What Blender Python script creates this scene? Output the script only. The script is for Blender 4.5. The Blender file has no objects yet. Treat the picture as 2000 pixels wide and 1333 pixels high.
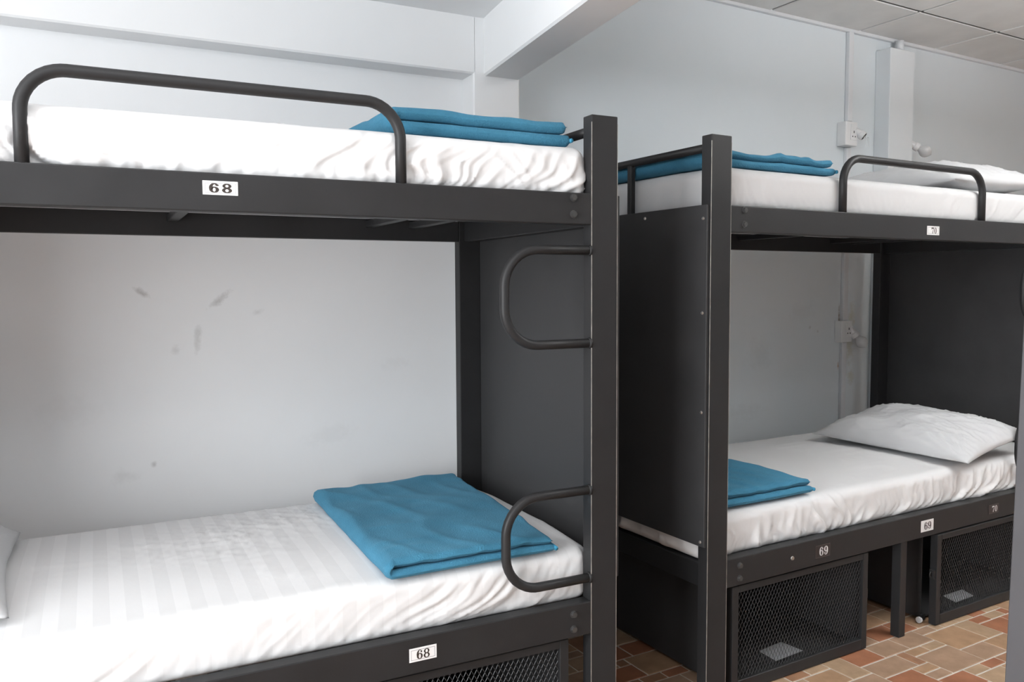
import bpy, bmesh, math, random
import numpy as np
from mathutils import Vector, Matrix

random.seed(7)
SC = bpy.context.scene
COL = SC.collection

# ------------------------------------------------------------------ camera
cam_d = bpy.data.cameras.new('camera')
cam = bpy.data.objects.new('camera', cam_d)
COL.objects.link(cam)
SC.camera = cam
cam_d.sensor_width = 36.0
cam_d.lens = 28.8
cam_d.clip_start = 0.05
yaw, pit, rol = 0.470, -0.066, -0.0053
fw = Vector((math.sin(yaw) * math.cos(pit), math.cos(yaw) * math.cos(pit), math.sin(pit)))
rt = Vector((math.cos(yaw), -math.sin(yaw), 0))
up = rt.cross(fw)
rt2 = rt * math.cos(rol) + up * math.sin(rol)
up2 = -rt * math.sin(rol) + up * math.cos(rol)
cam.matrix_world = Matrix(((rt2.x, up2.x, -fw.x, -1.207), (rt2.y, up2.y, -fw.y, -1.8923),
                           (rt2.z, up2.z, -fw.z, 1.338), (0, 0, 0, 1)))

# ------------------------------------------------------------------ light
SC.view_settings.view_transform = 'Standard'
SC.view_settings.look = 'None'
SC.view_settings.exposure = 0.0
SC.view_settings.gamma = 1.0
SC.view_settings.use_curve_mapping = False
wd = bpy.data.worlds.new('world')
SC.world = wd
wd.use_nodes = True
wd.node_tree.nodes['Background'].inputs[0].default_value = (0.86, 0.93, 1.0, 1)
wd.node_tree.nodes['Background'].inputs[1].default_value = 0.5


def area(name, loc, aim, sx, sy, power, col):
    d = bpy.data.lights.new(name, 'AREA')
    d.shape = 'RECTANGLE'
    d.size, d.size_y, d.energy, d.color = sx, sy, power, col
    o = bpy.data.objects.new(name, d)
    COL.objects.link(o)
    o.location = loc
    o.rotation_euler = (Vector(aim) - Vector(loc)).to_track_quat('-Z', 'Z').to_euler()
    return o


# daylight entering by the windows of the left wall and of the wall behind the camera
area('window_daylight_side', (-3.10, -1.30, 1.55), (0, -1.30, 1.55), 2.5, 1.45, 158, (0.945, 0.975, 1.0))
area('window_daylight_front', (-1.7, -3.92, 1.55), (-1.7, 0, 1.55), 1.9, 1.3, 5, (0.97, 0.985, 1.0))
# unseen fill added under the slab to brighten slab and beams, up and down
area('slab_fill_down', (-1.15, -0.85, 1.975), (-1.15, -0.85, 0), 1.15, 0.16, 3.5, (0.97, 0.985, 1.0))
area('slab_fill_up', (-1.15, -0.85, 2.035), (-1.15, -0.85, 4), 1.15, 0.16, 14, (0.97, 0.985, 1.0))
# unseen fill added to brighten the board ceiling and far wall, up and down
area('board_fill_down', (2.3, -1.0, 2.27), (2.3, -1.0, 0), 1.2, 0.16, 5, (0.97, 0.985, 1.0))
area('board_fill_up', (2.3, -1.0, 2.33), (2.3, -1.0, 4), 1.2, 0.16, 118, (0.97, 0.985, 1.0))

# ------------------------------------------------------------------ helpers
def prop(o, label=None, cat=None, group=None, kind=None):
    if label: o['label'] = label
    if cat: o['category'] = cat
    if group: o['group'] = group
    if kind: o['kind'] = kind
    return o


def thing(name, loc, rz, label, cat, group=None):
    o = bpy.data.objects.new(name, None)
    COL.objects.link(o)
    o.empty_display_size = 0.05
    o.location = loc
    o.rotation_euler = (0, 0, rz)
    return prop(o, label, cat, group)


def obj(name, bm, mat, parent=None, smooth=False):
    me = bpy.data.meshes.new(name)
    bmesh.ops.recalc_face_normals(bm, faces=bm.faces[:])
    bm.to_mesh(me)
    bm.free()
    return link_mesh(name, me, mat, parent, smooth)


def link_mesh(name, me, mat, parent=None, smooth=False):
    if mat is not None and not me.materials:
        me.materials.append(mat)
    if smooth:
        me.polygons.foreach_set('use_smooth', [True] * len(me.polygons))
    o = bpy.data.objects.new(name, me)
    COL.objects.link(o)
    if parent is not None:
        o.parent = parent
    return o


def box(bm, x0, x1, y0, y1, z0, z1, bev=0.0, seg=1):
    vs = [bm.verts.new((x, y, z)) for x in (x0, x1) for y in (y0, y1) for z in (z0, z1)]
    fs = [bm.faces.new([vs[i] for i in q]) for q in
          ((0, 1, 3, 2), (4, 6, 7, 5), (0, 4, 5, 1), (2, 3, 7, 6), (0, 2, 6, 4), (1, 5, 7, 3))]
    if bev > 0:
        es = list({e for f in fs for e in f.edges})
        bmesh.ops.bevel(bm, geom=es, offset=bev, segments=seg, affect='EDGES', profile=0.5)
    return bm


def B_(*a, **k):
    return box(bmesh.new(), *a, **k)


def fillet(pts, r, n=8):
    """polyline with its inner corners rounded"""
    P = [Vector(p) for p in pts]
    out = [P[0]]
    for a, b, c in zip(P, P[1:], P[2:]):
        u, v = (a - b).normalized(), (c - b).normalized()
        ang = u.angle(v)
        t = r / math.tan(ang / 2)
        p0, p1 = b + u * t, b + v * t
        cen = b + (u + v).normalized() * (r / math.sin(ang / 2))
        for i in range(n + 1):
            q = p0.lerp(p1, i / n)
            out.append(cen + (q - cen).normalized() * r)
    out.append(P[-1])
    return out


def tube(bm, pts, r, seg=14):
    P = [Vector(p) for p in pts]
    T = []
    for i in range(len(P)):
        a = P[min(i + 1, len(P) - 1)] - P[max(i - 1, 0)]
        T.append(a.normalized())
    n = T[0].orthogonal().normalized()
    rings = []
    for i, p in enumerate(P):
        n = (n - T[i] * n.dot(T[i])).normalized()
        b = T[i].cross(n)
        rr = r[i] if isinstance(r, (list, tuple)) else r
        rings.append([bm.verts.new(p + (n * math.cos(k * 2 * math.pi / seg) + b * math.sin(k * 2 * math.pi / seg)) * rr)
                      for k in range(seg)])
    for a, b in zip(rings, rings[1:]):
        for k in range(seg):
            bm.faces.new((a[k], a[(k + 1) % seg], b[(k + 1) % seg], b[k]))
    bm.faces.new(rings[0][::-1])
    bm.faces.new(rings[-1])
    return bm


def hexbolt(bm, x, y, z, r, h, n=6):
    """hexagonal head whose axis points to -y"""
    for (ra, ya, yb) in ((r * 1.25, y, y - h * 0.2), (r, y - h * 0.2, y - h)):
        k = n if ra == r else 16
        a = [bm.verts.new((x + ra * math.cos(i * 2 * math.pi / k), ya, z + ra * math.sin(i * 2 * math.pi / k))) for i in range(k)]
        b = [bm.verts.new((x + ra * .96 * math.cos(i * 2 * math.pi / k), yb, z + ra * .96 * math.sin(i * 2 * math.pi / k))) for i in range(k)]
        for i in range(k):
            bm.faces.new((a[i], a[(i + 1) % k], b[(i + 1) % k], b[i]))
        bm.faces.new(b)
    return bm


# ------------------------------------------------------------------ numpy noise
_rng = np.random.RandomState(3)
_perm = np.concatenate([_rng.permutation(256)] * 3)
_grad = _rng.normal(size=(256, 3))
_grad /= np.linalg.norm(_grad, axis=1)[:, None]


def noise(x, y, z):
    x, y, z = np.broadcast_arrays(np.asarray(x, float), np.asarray(y, float), np.asarray(z, float))
    xi, yi, zi = np.floor(x).astype(int), np.floor(y).astype(int), np.floor(z).astype(int)
    xf, yf, zf = x - xi, y - yi, z - zi
    f = lambda t: t * t * t * (t * (t * 6 - 15) + 10)
    u, v, w = f(xf), f(yf), f(zf)
    r = 0
    for dx in (0, 1):
        for dy in (0, 1):
            for dz in (0, 1):
                g = _grad[_perm[_perm[_perm[(xi + dx) & 255] + ((yi + dy) & 255)] + ((zi + dz) & 255)]]
                d = g[..., 0] * (xf - dx) + g[..., 1] * (yf - dy) + g[..., 2] * (zf - dz)
                r = r + d * (u if dx else 1 - u) * (v if dy else 1 - v) * (w if dz else 1 - w)
    return r


def ridge(n, k=1.0):
    return np.exp(-(n * n) / (k * k))


def sstep(a, b, x):
    t = np.clip((x - a) / (b - a), 0, 1)
    return t * t * (3 - 2 * t)


def cube_grid(nx, ny, nz):
    """surface grid of the unit cube: points in 0..1 and quads"""
    idx, P, F = {}, [], []

    def v(i, j, k):
        key = (i, j, k)
        if key not in idx:
            idx[key] = len(P)
            P.append((i / nx, j / ny, k / nz))
        return idx[key]
    for i in range(nx):
        for j in range(ny):
            F.append((v(i, j, nz), v(i + 1, j, nz), v(i + 1, j + 1, nz), v(i, j + 1, nz)))
            F.append((v(i, j, 0), v(i, j + 1, 0), v(i + 1, j + 1, 0), v(i + 1, j, 0)))
    for i in range(nx):
        for k in range(nz):
            F.append((v(i, 0, k), v(i + 1, 0, k), v(i + 1, 0, k + 1), v(i, 0, k + 1)))
            F.append((v(i, ny, k), v(i, ny, k + 1), v(i + 1, ny, k + 1), v(i + 1, ny, k)))
    for j in range(ny):
        for k in range(nz):
            F.append((v(0, j, k), v(0, j, k + 1), v(0, j + 1, k + 1), v(0, j + 1, k)))
            F.append((v(nx, j, k), v(nx, j + 1, k), v(nx, j + 1, k + 1), v(nx, j, k + 1)))
    return np.array(P), F


def round_box(P, size, r):
    """unit grid -> rounded box from the origin to size; returns points, normals"""
    S = np.array(size)
    p = P * S
    lo, hi = np.full(3, r), S - r
    c = np.clip(p, lo, np.maximum(hi, lo))
    d = p - c
    L = np.linalg.norm(d, axis=1)[:, None] + 1e-12
    n = d / L
    # flatten the corner distribution
    return c + n * r, n


def np_mesh(name, P, F):
    me = bpy.data.meshes.new(name)
    me.from_pydata(P.tolist(), [], F)
    me.update()
    return me


# ------------------------------------------------------------------ materials
def new_mat(name):
    m = bpy.data.materials.new(name)
    m.use_nodes = True
    nt = m.node_tree
    return m, nt, nt.nodes['Principled BSDF']


def nd(nt, typ, **kw):
    n = nt.nodes.new(typ)
    for k, v in kw.items():
        if hasattr(n, k):
            setattr(n, k, v)
        else:
            n.inputs[k].default_value = v
    return n


def ramp(nt, src, stops):
    r = nt.nodes.new('ShaderNodeValToRGB')
    el = r.color_ramp.elements
    while len(el) < len(stops):
        el.new(0.5)
    for e, (p, c) in zip(el, stops):
        e.position = p
        e.color = c if len(c) == 4 else (*c, 1)
    nt.links.new(src, r.inputs[0])
    return r


def simple(name, col, rough=0.5, metal=0.0, var=0.08, scale=8.0, bump=0.0, bscale=60.0, spec=0.5):
    m, nt, p = new_mat(name)
    tc = nd(nt, 'ShaderNodeTexCoord')
    n = nd(nt, 'ShaderNodeTexNoise', Scale=scale, Detail=4.0)
    nt.links.new(tc.outputs['Object'], n.inputs['Vector'])
    a = tuple(c * (1 - var) for c in col)
    b = tuple(min(1, c * (1 + var)) for c in col)
    r = ramp(nt, n.outputs['Fac'], [(0.3, a), (0.7, b)])
    nt.links.new(r.outputs[0], p.inputs['Base Color'])
    p.inputs['Roughness'].default_value = rough
    p.inputs['Metallic'].default_value = metal
    p.inputs['Specular IOR Level'].default_value = spec
    if bump > 0:
        bn = nd(nt, 'ShaderNodeTexNoise', Scale=bscale, Detail=3.0)
        nt.links.new(tc.outputs['Object'], bn.inputs['Vector'])
        bp = nd(nt, 'ShaderNodeBump', Strength=bump, Distance=0.002)
        nt.links.new(bn.outputs['Fac'], bp.inputs['Height'])
        nt.links.new(bp.outputs[0], p.inputs['Normal'])
    return m


def paint_black(name, base, rough):
    m, nt, p = new_mat(name)
    tc = nd(nt, 'ShaderNodeTexCoord')
    n1 = nd(nt, 'ShaderNodeTexNoise', Scale=5.0, Detail=6.0, Roughness=0.65)
    nt.links.new(tc.outputs['Object'], n1.inputs['Vector'])
    r = ramp(nt, n1.outputs['Fac'], [(0.25, tuple(c * .85 for c in base)), (0.75, tuple(c * 1.2 for c in base))])
    # fine pale scuffs
    mp = nd(nt, 'ShaderNodeMapping')
    mp.inputs['Scale'].default_value = (9, 9, 40)
    mp.inputs['Rotation'].default_value = (0.3, 0.5, 0.2)
    nt.links.new(tc.outputs['Object'], mp.inputs['Vector'])
    n2 = nd(nt, 'ShaderNodeTexNoise', Scale=2.2, Detail=8.0, Roughness=0.8)
    nt.links.new(mp.outputs[0], n2.inputs['Vector'])
    sc = ramp(nt, n2.outputs['Fac'], [(0.72, (0, 0, 0)), (0.80, (0.5, 0.5, 0.5))])
    mx = nd(nt, 'ShaderNodeMix', data_type='RGBA')
    nt.links.new(sc.outputs[0], mx.inputs[0])
    nt.links.new(r.outputs[0], mx.inputs[6])
    mx.inputs[7].default_value = (0.16, 0.155, 0.15, 1)
    nt.links.new(mx.outputs[2], p.inputs['Base Color'])
    rr = ramp(nt, n1.outputs['Fac'], [(0.3, (rough - .06,) * 3), (0.7, (rough + .08,) * 3)])
    nt.links.new(rr.outputs[0], p.inputs['Roughness'])
    p.inputs['Specular IOR Level'].default_value = 0.28
    bn = nd(nt, 'ShaderNodeTexNoise', Scale=220.0, Detail=2.0)
    nt.links.new(tc.outputs['Object'], bn.inputs['Vector'])
    bp = nd(nt, 'ShaderNodeBump', Strength=0.12, Distance=0.001)
    nt.links.new(bn.outputs['Fac'], bp.inputs['Height'])
    nt.links.new(bp.outputs[0], p.inputs['Normal'])
    return m


M = {}
M['black'] = paint_black('black_paint', (0.0225, 0.0225, 0.0235), 0.46)
M['panel'] = paint_black('black_panel', (0.042, 0.042, 0.0435), 0.50)
M['mesh'] = simple('mesh_metal', (0.055, 0.055, 0.057), 0.4, 0.3)
M['dark'] = simple('locker_inside', (0.02, 0.02, 0.021), 0.6)
M['steel'] = simple('screw_steel', (0.62, 0.60, 0.57), 0.32, 0.9)
M['bolt'] = simple('painted_bolt', (0.06, 0.06, 0.06), 0.32, 0.2)
M['bare'] = simple('worn_bare_metal', (0.42, 0.40, 0.37), 0.4, 0.5, 0.3, 30)
M['plate_white'] = simple('plate_white', (0.86, 0.86, 0.86), 0.45, var=.02)
M['plate_dark'] = simple('plate_dark', (0.028, 0.022, 0.022), 0.4, var=.05)
M['ink_dark'] = simple('ink_brown_black', (0.035, 0.026, 0.022), 0.5, var=.25, scale=200)
M['ink_white'] = simple('ink_white', (0.75, 0.75, 0.75), 0.5, var=.03)
M['line_grey'] = simple('line_grey', (0.3, 0.3, 0.32), 0.5)
M['line_faint'] = simple('line_faint', (0.11, 0.10, 0.10), 0.5)
M['plastic'] = simple('white_plastic', (0.80, 0.80, 0.80), 0.35, var=.02)
M['conduit'] = simple('painted_conduit', (0.74, 0.75, 0.77), 0.45, var=.03)
M['socket_hole'] = simple('socket_hole', (0.02, 0.02, 0.02), 0.6)
M['bulb'] = simple('frosted_bulb', (0.62, 0.62, 0.62), 0.25, var=.02)
M['patch'] = simple('grey_sheet', (0.42, 0.43, 0.45), 0.6, var=.04)
M['column'] = simple('column_paint', (0.135, 0.135, 0.145), 0.6, var=.04)


def wall_paint(name, col, marks=(), stain=None):
    """white emulsion; MARKS are scuffs (x, z, half width, half height, tilt, strength) in the wall's own coordinates"""
    m, nt, p = new_mat(name)
    tc = nd(nt, 'ShaderNodeTexCoord')
    n = nd(nt, 'ShaderNodeTexNoise', Scale=1.7, Detail=5.0, Roughness=0.6)
    nt.links.new(tc.outputs['Object'], n.inputs['Vector'])
    r = ramp(nt, n.outputs['Fac'], [(0.3, tuple(c * .965 for c in col)), (0.7, col)])
    cur = r.outputs[0]
    sep = nd(nt, 'ShaderNodeSeparateXYZ')
    nt.links.new(tc.outputs['Object'], sep.inputs[0])
    nz = nd(nt, 'ShaderNodeTexNoise', Scale=26.0, Detail=5.0, Roughness=0.7)
    nt.links.new(tc.outputs['Object'], nz.inputs['Vector'])

    def mth(op, a, b=None):
        k = nd(nt, 'ShaderNodeMath', operation=op)
        for i, v in enumerate((a, b)):
            if v is None: continue
            if isinstance(v, (int, float)): k.inputs[i].default_value = v
            else: nt.links.new(v, k.inputs[i])
        return k.outputs[0]
    for (mx_, mz_, hw, hh, tilt, st, mc) in marks:
        dx = mth('SUBTRACT', sep.outputs['X'], mx_)
        dz = mth('SUBTRACT', sep.outputs['Z'], mz_)
        c, s = math.cos(tilt), math.sin(tilt)
        a = mth('DIVIDE', mth('ADD', mth('MULTIPLY', dx, c), mth('MULTIPLY', dz, s)), hw)
        b = mth('DIVIDE', mth('SUBTRACT', mth('MULTIPLY', dz, c), mth('MULTIPLY', dx, s)), hh)
        d = mth('SQRT', mth('ADD', mth('MULTIPLY', a, a), mth('MULTIPLY', b, b)))
        e = mth('ADD', d, mth('MULTIPLY', mth('SUBTRACT', nz.outputs['Fac'], 0.5), 2.4))
        msk = ramp(nt, e, [(0.15, (st,) * 3), (1.0, (0, 0, 0))])
        mix = nd(nt, 'ShaderNodeMix', data_type='RGBA')
        nt.links.new(msk.outputs[0], mix.inputs[0])
        nt.links.new(cur, mix.inputs[6])
        mix.inputs[7].default_value = (*mc, 1)
        cur = mix.outputs[2]
    nt.links.new(cur, p.inputs['Base Color'])
    p.inputs['Roughness'].default_value = 0.6
    p.inputs['Specular IOR Level'].default_value = 0.3
    bn = nd(nt, 'ShaderNodeTexNoise', Scale=9.0, Detail=6.0)
    nt.links.new(tc.outputs['Object'], bn.inputs['Vector'])
    bp = nd(nt, 'ShaderNodeBump', Strength=0.10, Distance=0.01)
    nt.links.new(bn.outputs['Fac'], bp.inputs['Height'])
    nt.links.new(bp.outputs[0], p.inputs['Normal'])
    return m


GR = (0.30, 0.29, 0.27)
M['wall_a'] = wall_paint('wall_paint_bay', (0.845, 0.855, 0.865), [
    (-1.072, 1.325, .035, .012, -.6, .5, GR), (-0.83, 1.298, .045, .016, .7, .45, GR),
    (-0.90, 1.17, .014, .06, -.15, .28, GR), (-0.70, 1.255, .03, .012, .4, .22, GR),
    (-0.97, 1.13, .02, .02, 0, .2, GR), (-0.45, 0.80, .10, .05, .2, .07, GR), (-1.15, 0.72, .05, .03, 0, .12, GR),
    (-1.05, 0.75, .012, .012, 0, .4, GR), (-0.2, 1.05, .06, .03, 0, .06, GR), (-1.3, 0.95, .12, .06, 0, .05, GR)])
YS = (0.42, 0.36, 0.16)
M['wall_b'] = wall_paint('wall_paint_blueish', (0.745, 0.79, 0.815), [
    (2.077, 1.166, .035, .09, 0, .40, YS), (2.062, 0.992, .045, .09, 0, .38, YS), (2.077, 0.838, .035, .05, 0, .35, YS),
    (1.975, 1.135, .007, .10, 0, .8, (.22, .15, .08)), (1.975, 0.900, .006, .03, 0, .9, (.45, .2, .04)),
    (1.376, 0.992, .10, .10, 0, .10, GR), (1.683, 1.197, .12, .06, .3, .08, GR), (1.273, 0.705, .15, .05, 0, .10, GR),
    (1.806, 1.094, .012, .01, 0, .3, GR), (1.744, 1.115, .01, .01, 0, .3, GR)])
M['white_paint'] = wall_paint('white_paint', (0.82, 0.825, 0.83))
M['duct_paint'] = wall_paint('duct_paint', (0.77, 0.80, 0.82), [(2.34, 1.1, .12, .02, 1.5, .3, GR), (2.30, 0.9, .10, .02, 1.5, .35, GR)])


def sheet(name, stripes=False, col=(0.80, 0.80, 0.805)):
    m, nt, p = new_mat(name)
    tc = nd(nt, 'ShaderNodeTexCoord')
    n = nd(nt, 'ShaderNodeTexNoise', Scale=3.0, Detail=4.0)
    nt.links.new(tc.outputs['Object'], n.inputs['Vector'])
    r = ramp(nt, n.outputs['Fac'], [(0.3, tuple(c * .97 for c in col)), (0.7, col)])
    cur = r.outputs[0]
    if stripes:
        sep = nd(nt, 'ShaderNodeSeparateXYZ')
        nt.links.new(tc.outputs['Object'], sep.inputs[0])
        k = nd(nt, 'ShaderNodeMath', operation='MULTIPLY')
        k.inputs[1].default_value = 2 * math.pi / 0.068
        nt.links.new(sep.outputs['X'], k.inputs[0])
        s = nd(nt, 'ShaderNodeMath', operation='SINE')
        nt.links.new(k.outputs[0], s.inputs[0])
        q = ramp(nt, s.outputs[0], [(0.0, (0, 0, 0)), (0.12, (1, 1, 1))])
        mix = nd(nt, 'ShaderNodeMix', data_type='RGBA')
        nt.links.new(q.outputs[0], mix.inputs[0])
        mix.inputs[6].default_value = (*[c * .925 for c in col], 1)
        nt.links.new(cur, mix.inputs[7])
        cur = mix.outputs[2]
        rr = ramp(nt, q.outputs[0], [(0, (.75,) * 3), (1, (.55,) * 3)])
        nt.links.new(rr.outputs[0], p.inputs['Roughness'])
    else:
        p.inputs['Roughness'].default_value = 0.65
    nt.links.new(cur, p.inputs['Base Color'])
    p.inputs['Specular IOR Level'].default_value = 0.25
    bn = nd(nt, 'ShaderNodeTexNoise', Scale=45.0, Detail=5.0, Roughness=0.6)
    nt.links.new(tc.outputs['Object'], bn.inputs['Vector'])
    bp = nd(nt, 'ShaderNodeBump', Strength=0.10, Distance=0.004)
    nt.links.new(bn.outputs['Fac'], bp.inputs['Height'])
    nt.links.new(bp.outputs[0], p.inputs['Normal'])
    return m


M['sheet'] = sheet('white_sheet')
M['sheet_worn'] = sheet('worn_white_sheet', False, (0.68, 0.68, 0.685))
M['sheet_stripe'] = sheet('white_satin_stripe_sheet', True)
M['pillow'] = sheet('white_pillowcase', False, (0.60, 0.605, 0.615))


def fleece():
    m, nt, p = new_mat('blue_fleece')
    tc = nd(nt, 'ShaderNodeTexCoord')
    n = nd(nt, 'ShaderNodeTexNoise', Scale=7.0, Detail=6.0, Roughness=0.7)
    nt.links.new(tc.outputs['Object'], n.inputs['Vector'])
    r = ramp(nt, n.outputs['Fac'], [(0.3, (0.044, 0.172, 0.270)), (0.7, (0.062, 0.222, 0.340))])
    nt.links.new(r.outputs[0], p.inputs['Base Color'])
    p.inputs['Roughness'].default_value = 0.95
    p.inputs['Specular IOR Level'].default_value = 0.1
    p.inputs['Sheen Weight'].default_value = 0.25
    p.inputs['Sheen Roughness'].default_value = 0.45
    p.inputs['Sheen Tint'].default_value = (0.35, 0.70, 0.95, 1)
    bn = nd(nt, 'ShaderNodeTexNoise', Scale=260.0, Detail=3.0)
    nt.links.new(tc.outputs['Object'], bn.inputs['Vector'])
    bp = nd(nt, 'ShaderNodeBump', Strength=0.8, Distance=0.003)
    nt.links.new(bn.outputs['Fac'], bp.inputs['Height'])
    nt.links.new(bp.outputs[0], p.inputs['Normal'])
    return m


M['fleece'] = fleece()
M['hem'] = simple('blue_binding', (0.04, 0.27, 0.44), 0.8, var=.1, scale=60)


def tile_mat(name, per_object):
    m, nt, p = new_mat(name)
    tc = nd(nt, 'ShaderNodeTexCoord')
    g = nd(nt, 'ShaderNodeNewGeometry')
    if per_object:
        oi = nd(nt, 'ShaderNodeObjectInfo')
        rnd = oi.outputs['Random']
    else:
        rnd = g.outputs['Random Per Island']
    base = ramp(nt, rnd, [(0.0, (0.33, 0.150, 0.085)), (0.22, (0.31, 0.175, 0.105)), (0.36, (0.40, 0.265, 0.165)),
                          (0.55, (0.36, 0.250, 0.175)), (0.75, (0.41, 0.30, 0.20)), (1.0, (0.31, 0.22, 0.16))])
    base.color_ramp.interpolation = 'CONSTANT'
    n = nd(nt, 'ShaderNodeTexNoise', Scale=14.0, Detail=6.0, Roughness=0.65)
    nt.links.new(g.outputs['Position'], n.inputs['Vector'])
    v = ramp(nt, n.outputs['Fac'], [(0.3, (0.78, 0.72, 0.68)), (0.7, (1.12, 1.06, 1.02))])
    mx = nd(nt, 'ShaderNodeMix', data_type='RGBA', blend_type='MULTIPLY')
    mx.inputs[0].default_value = 1.0
    nt.links.new(base.outputs[0], mx.inputs[6])
    nt.links.new(v.outputs[0], mx.inputs[7])
    nt.links.new(mx.outputs[2], p.inputs['Base Color'])
    p.inputs['Roughness'].default_value = 0.42
    bp = nd(nt, 'ShaderNodeBump', Strength=0.2, Distance=0.003)
    nt.links.new(n.outputs['Fac'], bp.inputs['Height'])
    nt.links.new(bp.outputs[0], p.inputs['Normal'])
    return m


M['tile'] = tile_mat('terracotta_tile', True)
M['tile_mass'] = tile_mat('terracotta_tile_mass', False)
M['grout'] = simple('pale_grout', (0.60, 0.56, 0.50), 0.85, var=.12, scale=20)
M['ceil_tile'] = simple('ceiling_board', (0.74, 0.735, 0.72), 0.85, var=.05, scale=5, bump=.2, bscale=120)
M['ceil_grid'] = simple('ceiling_grid', (0.10, 0.10, 0.10), 0.6)

# ------------------------------------------------------------------ the room
TH = 0.0593                       # the far bunk and the wall behind it stand at a slight angle to the near one
BO = Vector((0.481, 0.0816, 0))


def fromB(x, y, z=0.0):
    c, s = math.cos(TH), math.sin(TH)
    return Vector((BO.x + c * x - s * y, BO.y + s * x + c * y, z))


def struct(name, bm, mat, label, cat, loc=(0, 0, 0), rz=0.0, smooth=False):
    o = obj(name, bm, mat, None, smooth)
    o.location = loc
    o.rotation_euler = (0, 0, rz)
    return prop(o, label, cat, None, 'structure')


struct('wall_back', B_(-3.3, 0.30, 1.07, 1.25, 0, 2.75), M['wall_a'],
       'white scuffed plaster wall behind the nearer bunk', 'wall')
struct('wall_back.001', B_(-0.16, 5.6, 1.07, 1.25, 0, 2.78), M['wall_b'],
       'bluish white plaster wall behind the farther bunk', 'wall', BO, TH)
# left wall with a window opening, wall behind the camera with a window opening, far right wall
bm = bmesh.new()
for a in ((-4.05, -2.6, 0, 2.75), (-0.05, 1.1, 0, 2.75), (-2.6, -0.05, 0, 0.8), (-2.6, -0.05, 2.3, 2.75)):
    box(bm, -3.3, -3.18, a[0], a[1], a[2], a[3])
struct('wall_left', bm, M['white_paint'], 'white wall with the side window, out of frame', 'wall')
bm = bmesh.new()
for a in ((-3.3, -2.75, 0, 2.75), (-0.65, 6.0, 0, 2.75), (-2.75, -0.65, 0, 0.85), (-2.75, -0.65, 2.25, 2.75)):
    box(bm, a[0], a[1], -4.12, -4.0, a[2], a[3])
struct('wall_front', bm, M['white_paint'], 'white wall with the window facing the bunks, out of frame', 'wall')
struct('wall_right', B_(5.75, 5.9, -4.12, 1.6, 0, 2.75), M['white_paint'], 'white end wall beyond the farther bunk', 'wall')
for nm, c in (('window_1', [(-3.27, -3.21, y0, y1, z0, z1) for y0, y1, z0, z1 in
                            ((-2.6, -2.54, .8, 2.3), (-.11, -.05, .8, 2.3), (-2.54, -.11, .8, .86), (-2.54, -.11, 2.24, 2.3), (-1.36, -1.30, .86, 2.24))]),
              ('window_2', [(x0, x1, -4.09, -4.03, z0, z1) for x0, x1, z0, z1 in
                            ((-2.75, -2.69, .85, 2.25), (-.71, -.65, .85, 2.25), (-2.69, -.71, .85, .91), (-2.69, -.71, 2.19, 2.25), (-1.73, -1.67, .91, 2.19))])):
    bm = bmesh.new()
    for a in c: box(bm, *a, bev=.004)
    struct(nm, bm, M['plastic'], 'white window frame letting daylight in, ' + ('side wall' if nm[-1] == '1' else 'wall facing the bunks'), 'window')

# beam along the wall, pillar, beam crossing the room, slab above the near bunk
bm = box(bmesh.new(), -3.25, 0.10, 0.965, 1.10, 2.138, 2.40, bev=.006)
struct('trim_1', bm, M['white_paint'], 'white concrete beam running along the wall above the nearer bunk', 'beam')
bm = box(bmesh.new(), 0.088, 0.284, 0.965, 1.12, 0, 2.40, bev=.005)
struct('trim_2', bm, M['white_paint'], 'white plastered pillar between the two bunks', 'pillar')
bm = box(bmesh.new(), -0.0755, 0.0755, -5.1, 0.04, 0, 0.56, bev=.007)
struct('trim_3', bm, M['white_paint'], 'white concrete beam crossing the room from the pillar toward the viewer', 'beam',
       (0.2085, 0.975, 2.135), -0.105)
bm = bmesh.new()
ca = [bm.verts.new((x, y, z)) for z in (2.347, 2.42) for x, y in ((-3.3, -4.1), (-.32, -4.1), (.22, 1.2), (-3.3, 1.2))]
for q in ((0, 1, 2, 3), (7, 6, 5, 4), (0, 4, 5, 1), (1, 5, 6, 2), (2, 6, 7, 3), (3, 7, 4, 0)): bm.faces.new([ca[i] for i in q])
struct('ceiling.001', bm, M['white_paint'],
       'smooth white ceiling slab above the nearer bunk', 'ceiling')

# suspended ceiling of square boards
cg = struct('ceiling', B_(-0.3, 5.7, -4.9, 1.09, 2.700, 2.74), M['ceil_grid'],
            'suspended ceiling of grey square boards over the farther bunk', 'ceiling', BO, TH)
tmesh = {}
xs = [0.054 + .671 * i for i in range(9)]
ys = [1.07, 0.701] + [0.701 - .625 * i for i in range(1, 9)]
for i in range(len(xs) - 1):
    for j in range(len(ys) - 1):
        w, d = .671 - .017, ys[j] - ys[j + 1] - .017
        key = (round(d, 3))
        if key not in tmesh:
            o = obj('ceiling_tile', B_(0, w, -d, 0, 0, .008, bev=.0025), M['ceil_tile'], cg)
            tmesh[key] = o.data
        else:
            o = link_mesh('ceiling_tile', tmesh[key], None, cg)
        o.location = (xs[i] + .0085, ys[j] - .0085, 2.692 + random.uniform(-.0008, .0008))
bm = box(bmesh.new(), -.13, 5.6, 1.048, 1.07, 2.677, 2.699, bev=.002)
struct('trim_4', bm, M['conduit'], 'pale angle moulding where the board ceiling meets the wall', 'moulding', BO, TH)

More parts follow.
